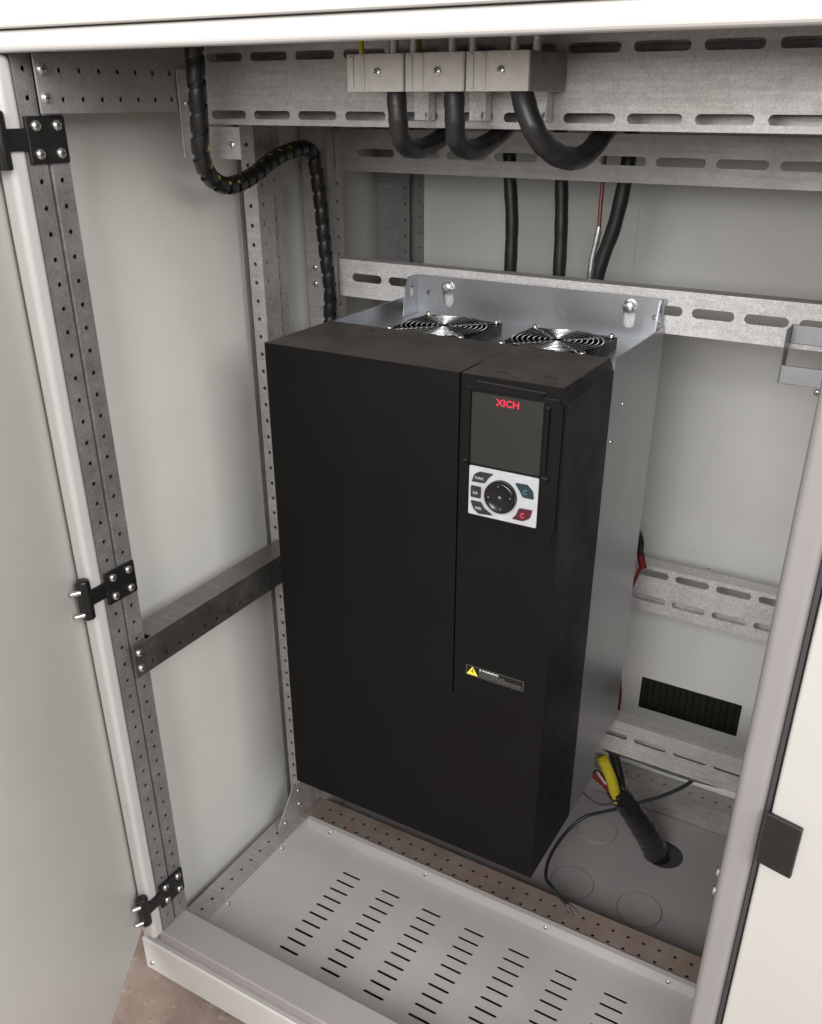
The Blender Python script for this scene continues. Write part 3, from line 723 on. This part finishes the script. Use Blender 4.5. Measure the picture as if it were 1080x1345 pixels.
def lay(fr, d0, r):
    out = []
    for p, u, v_, t_, s_ in fr:
        d = Vector(d0)+u*.35*math.sin(s_*23)+v_*.35*math.cos(s_*31); d = (d-t_*d.dot(t_)).normalized(); out.append(p+d*r)
    return out
m = MB(); m.tube(lay([q for q in FD if -.030 < q[0].y < .20 and q[0].z < .9], (.30, -.60, .45), RB-.0021), .0021, 6); m.build('yellow_core', 'wire_yellow', WB)
m = MB(); pitch = .0230; wd = .0182; V = []; F = []
for p, u, v_, t_, s_ in FD:
    a = 2*math.pi*s_/pitch; d = u*math.cos(a)+v_*math.sin(a)
    if s_ < 0: continue
    V += [p+d*(RB+.0002)-t_*wd/2, p+d*(RB+.0007)-t_*wd*.4, p+d*(RB+.0007)+t_*wd*.4, p+d*(RB+.0002)+t_*wd/2]
for i in range(len(V)//4-1):
    for k in range(3): F.append((4*i+k, 4*i+k+1, 4*i+k+5, 4*i+k+4))
m.add(V, F, 0, True); wr = m.build('spiral_wrap', 'wrap_black', WB)

# supply cable coming up through the gland plate
SCB = thing('supply_cable', (.478, .445, -.30), 'thick black supply cable with cut yellow and red cores rising from the floor hole', 'cable')
sp_ = cat([(.4840, .4490, -.345), (.4710, .4400, -.3000), (.4570, .4280, -.2580), (.4440, .4150, -.2250), (.4230, .4000, -.1820), (.4020, .3900, -.1480), (.3940, .3860, -.1340)], 10)
m = MB(); m.tube(sp_, [(.0225 if k < 30 else .0222-.00014*(k-30))*(1+.02*math.sin(k*1.1)+.012*math.sin(k*2.7+1)) for k in range(61)], 18)
m.build('sheath', 'heatshrink', SCB)
for i, (a, b, r, mt) in enumerate((((.3960, .3780, -.138), (.3710, .3600, -.0580), .0098, 'wire_yellow'), ((.3880, .3860, -.140), (.3560, .3760, -.1080), .0090, 'wire_red'), ((.4020, .3930, -.138), (.3800, .3900, -.0620), .0088, 'heatshrink'), ((.3960, .3950, -.140), (.3640, .3950, -.0880), .0075, 'cable_black'))):
    a, b = Vector(a), Vector(b); mid = (a+b)/2+Vector((.003, -.002, .002))
    m = MB(); m.tube(cat([a-(b-a)*.2, a, mid, b], 6), r, 14); m.build('core', mt, SCB)
    m = MB(); d = (b-a).normalized(); m.lathe(b, d, [(r*.72, -.004), (r*.70, .0012), (0, .0013)], 14); m.build('conductor_end', 'copper' if i else 'wire_yellow', SCB)
m = MB(); m.tube([(.3790, .3720, -.1200), (.3640, .3640, -.0940)], .0022, 8); m.build('core', 'keypad_white', SCB)
arch = cable('control_wire', [(.3870, .196, -.2395), (.3700, .205, -.2390), (.3520, .2160, -.2370), (.3290, .2480, -.255), (.3150, .300, -.262), (.3200, .350, -.250), (.3420, .385, -.225), (.3760, .395, -.2030), (.4050, .398, -.183), (.4350, .4000, -.1590), (.4710, .4000, -.1280), (.5000, .4000, -.0970), (.5180, .3950, -.0680), (.5230, .380, -.045)], .0032, 'cable_black', 'thin black wire arching over the floor plate onto the brown base rail', 'wire', 'thin black wires at the bottom', 8)
m = MB()
for dx, dy in ((0, 0), (.004, -.005), (.009, .002)): m.tube(cat([(.386, .1965, -.2395), (.392+dx*.6, .191+dy, -.2400), (.4000+dx, .1850+dy, -.2412)], 4), .0012, 6)
m.build('frayed_end', 'print_dim', arch)
cable('control_wire', [(.3500, .390, -.050), (.3810, .3600, -.0400), (.4200, .3560, -.0360), (.4720, .3540, -.0370), (.5220, .3540, -.0360), (.5870, .3560, -.0300), (.64, .36, -.025)], .0026, 'cable_black', 'thin black wire running level just under the lowest slotted rail', 'wire', 'thin black wires at the bottom', 8)
cable('control_wire', [(.3320, .370, -.115), (.3380, .3600, -.1370), (.3580, .3580, -.1520), (.3790, .3580, -.1560), (.3990, .3640, -.1490)], .0018, 'cable_black', 'short thin black wire curving left of the supply cable', 'wire', 'thin black wires at the bottom', 8)
RW = thing('red_wire', (.384, .42, .06), 'dark wire with red sleeve seen at the rear right edge of the drive', 'wire')
m = MB(); m.tube(cat([(.369, .40, .36), (.374, .42, .33), (.376, .42, .306)], 6), .0050, 8); m.build('cable_core', 'cable_black', RW)
m = MB(); m.tube(cat([(.377, .42, .306), (.380, .42, .293), (.384, .42, .283)], 6), .0062, 8); m.build('sleeve', 'wire_bright_red', RW)
m = MB(); m.tube(cat([(.379, .42, .283), (.3660, .41, .22), (.3660, .40, .14), (.3775, .40, .05), (.3760, .40, -.02)], 6), .0028, 8); m.build('wire', 'wire_bright_red', RW)
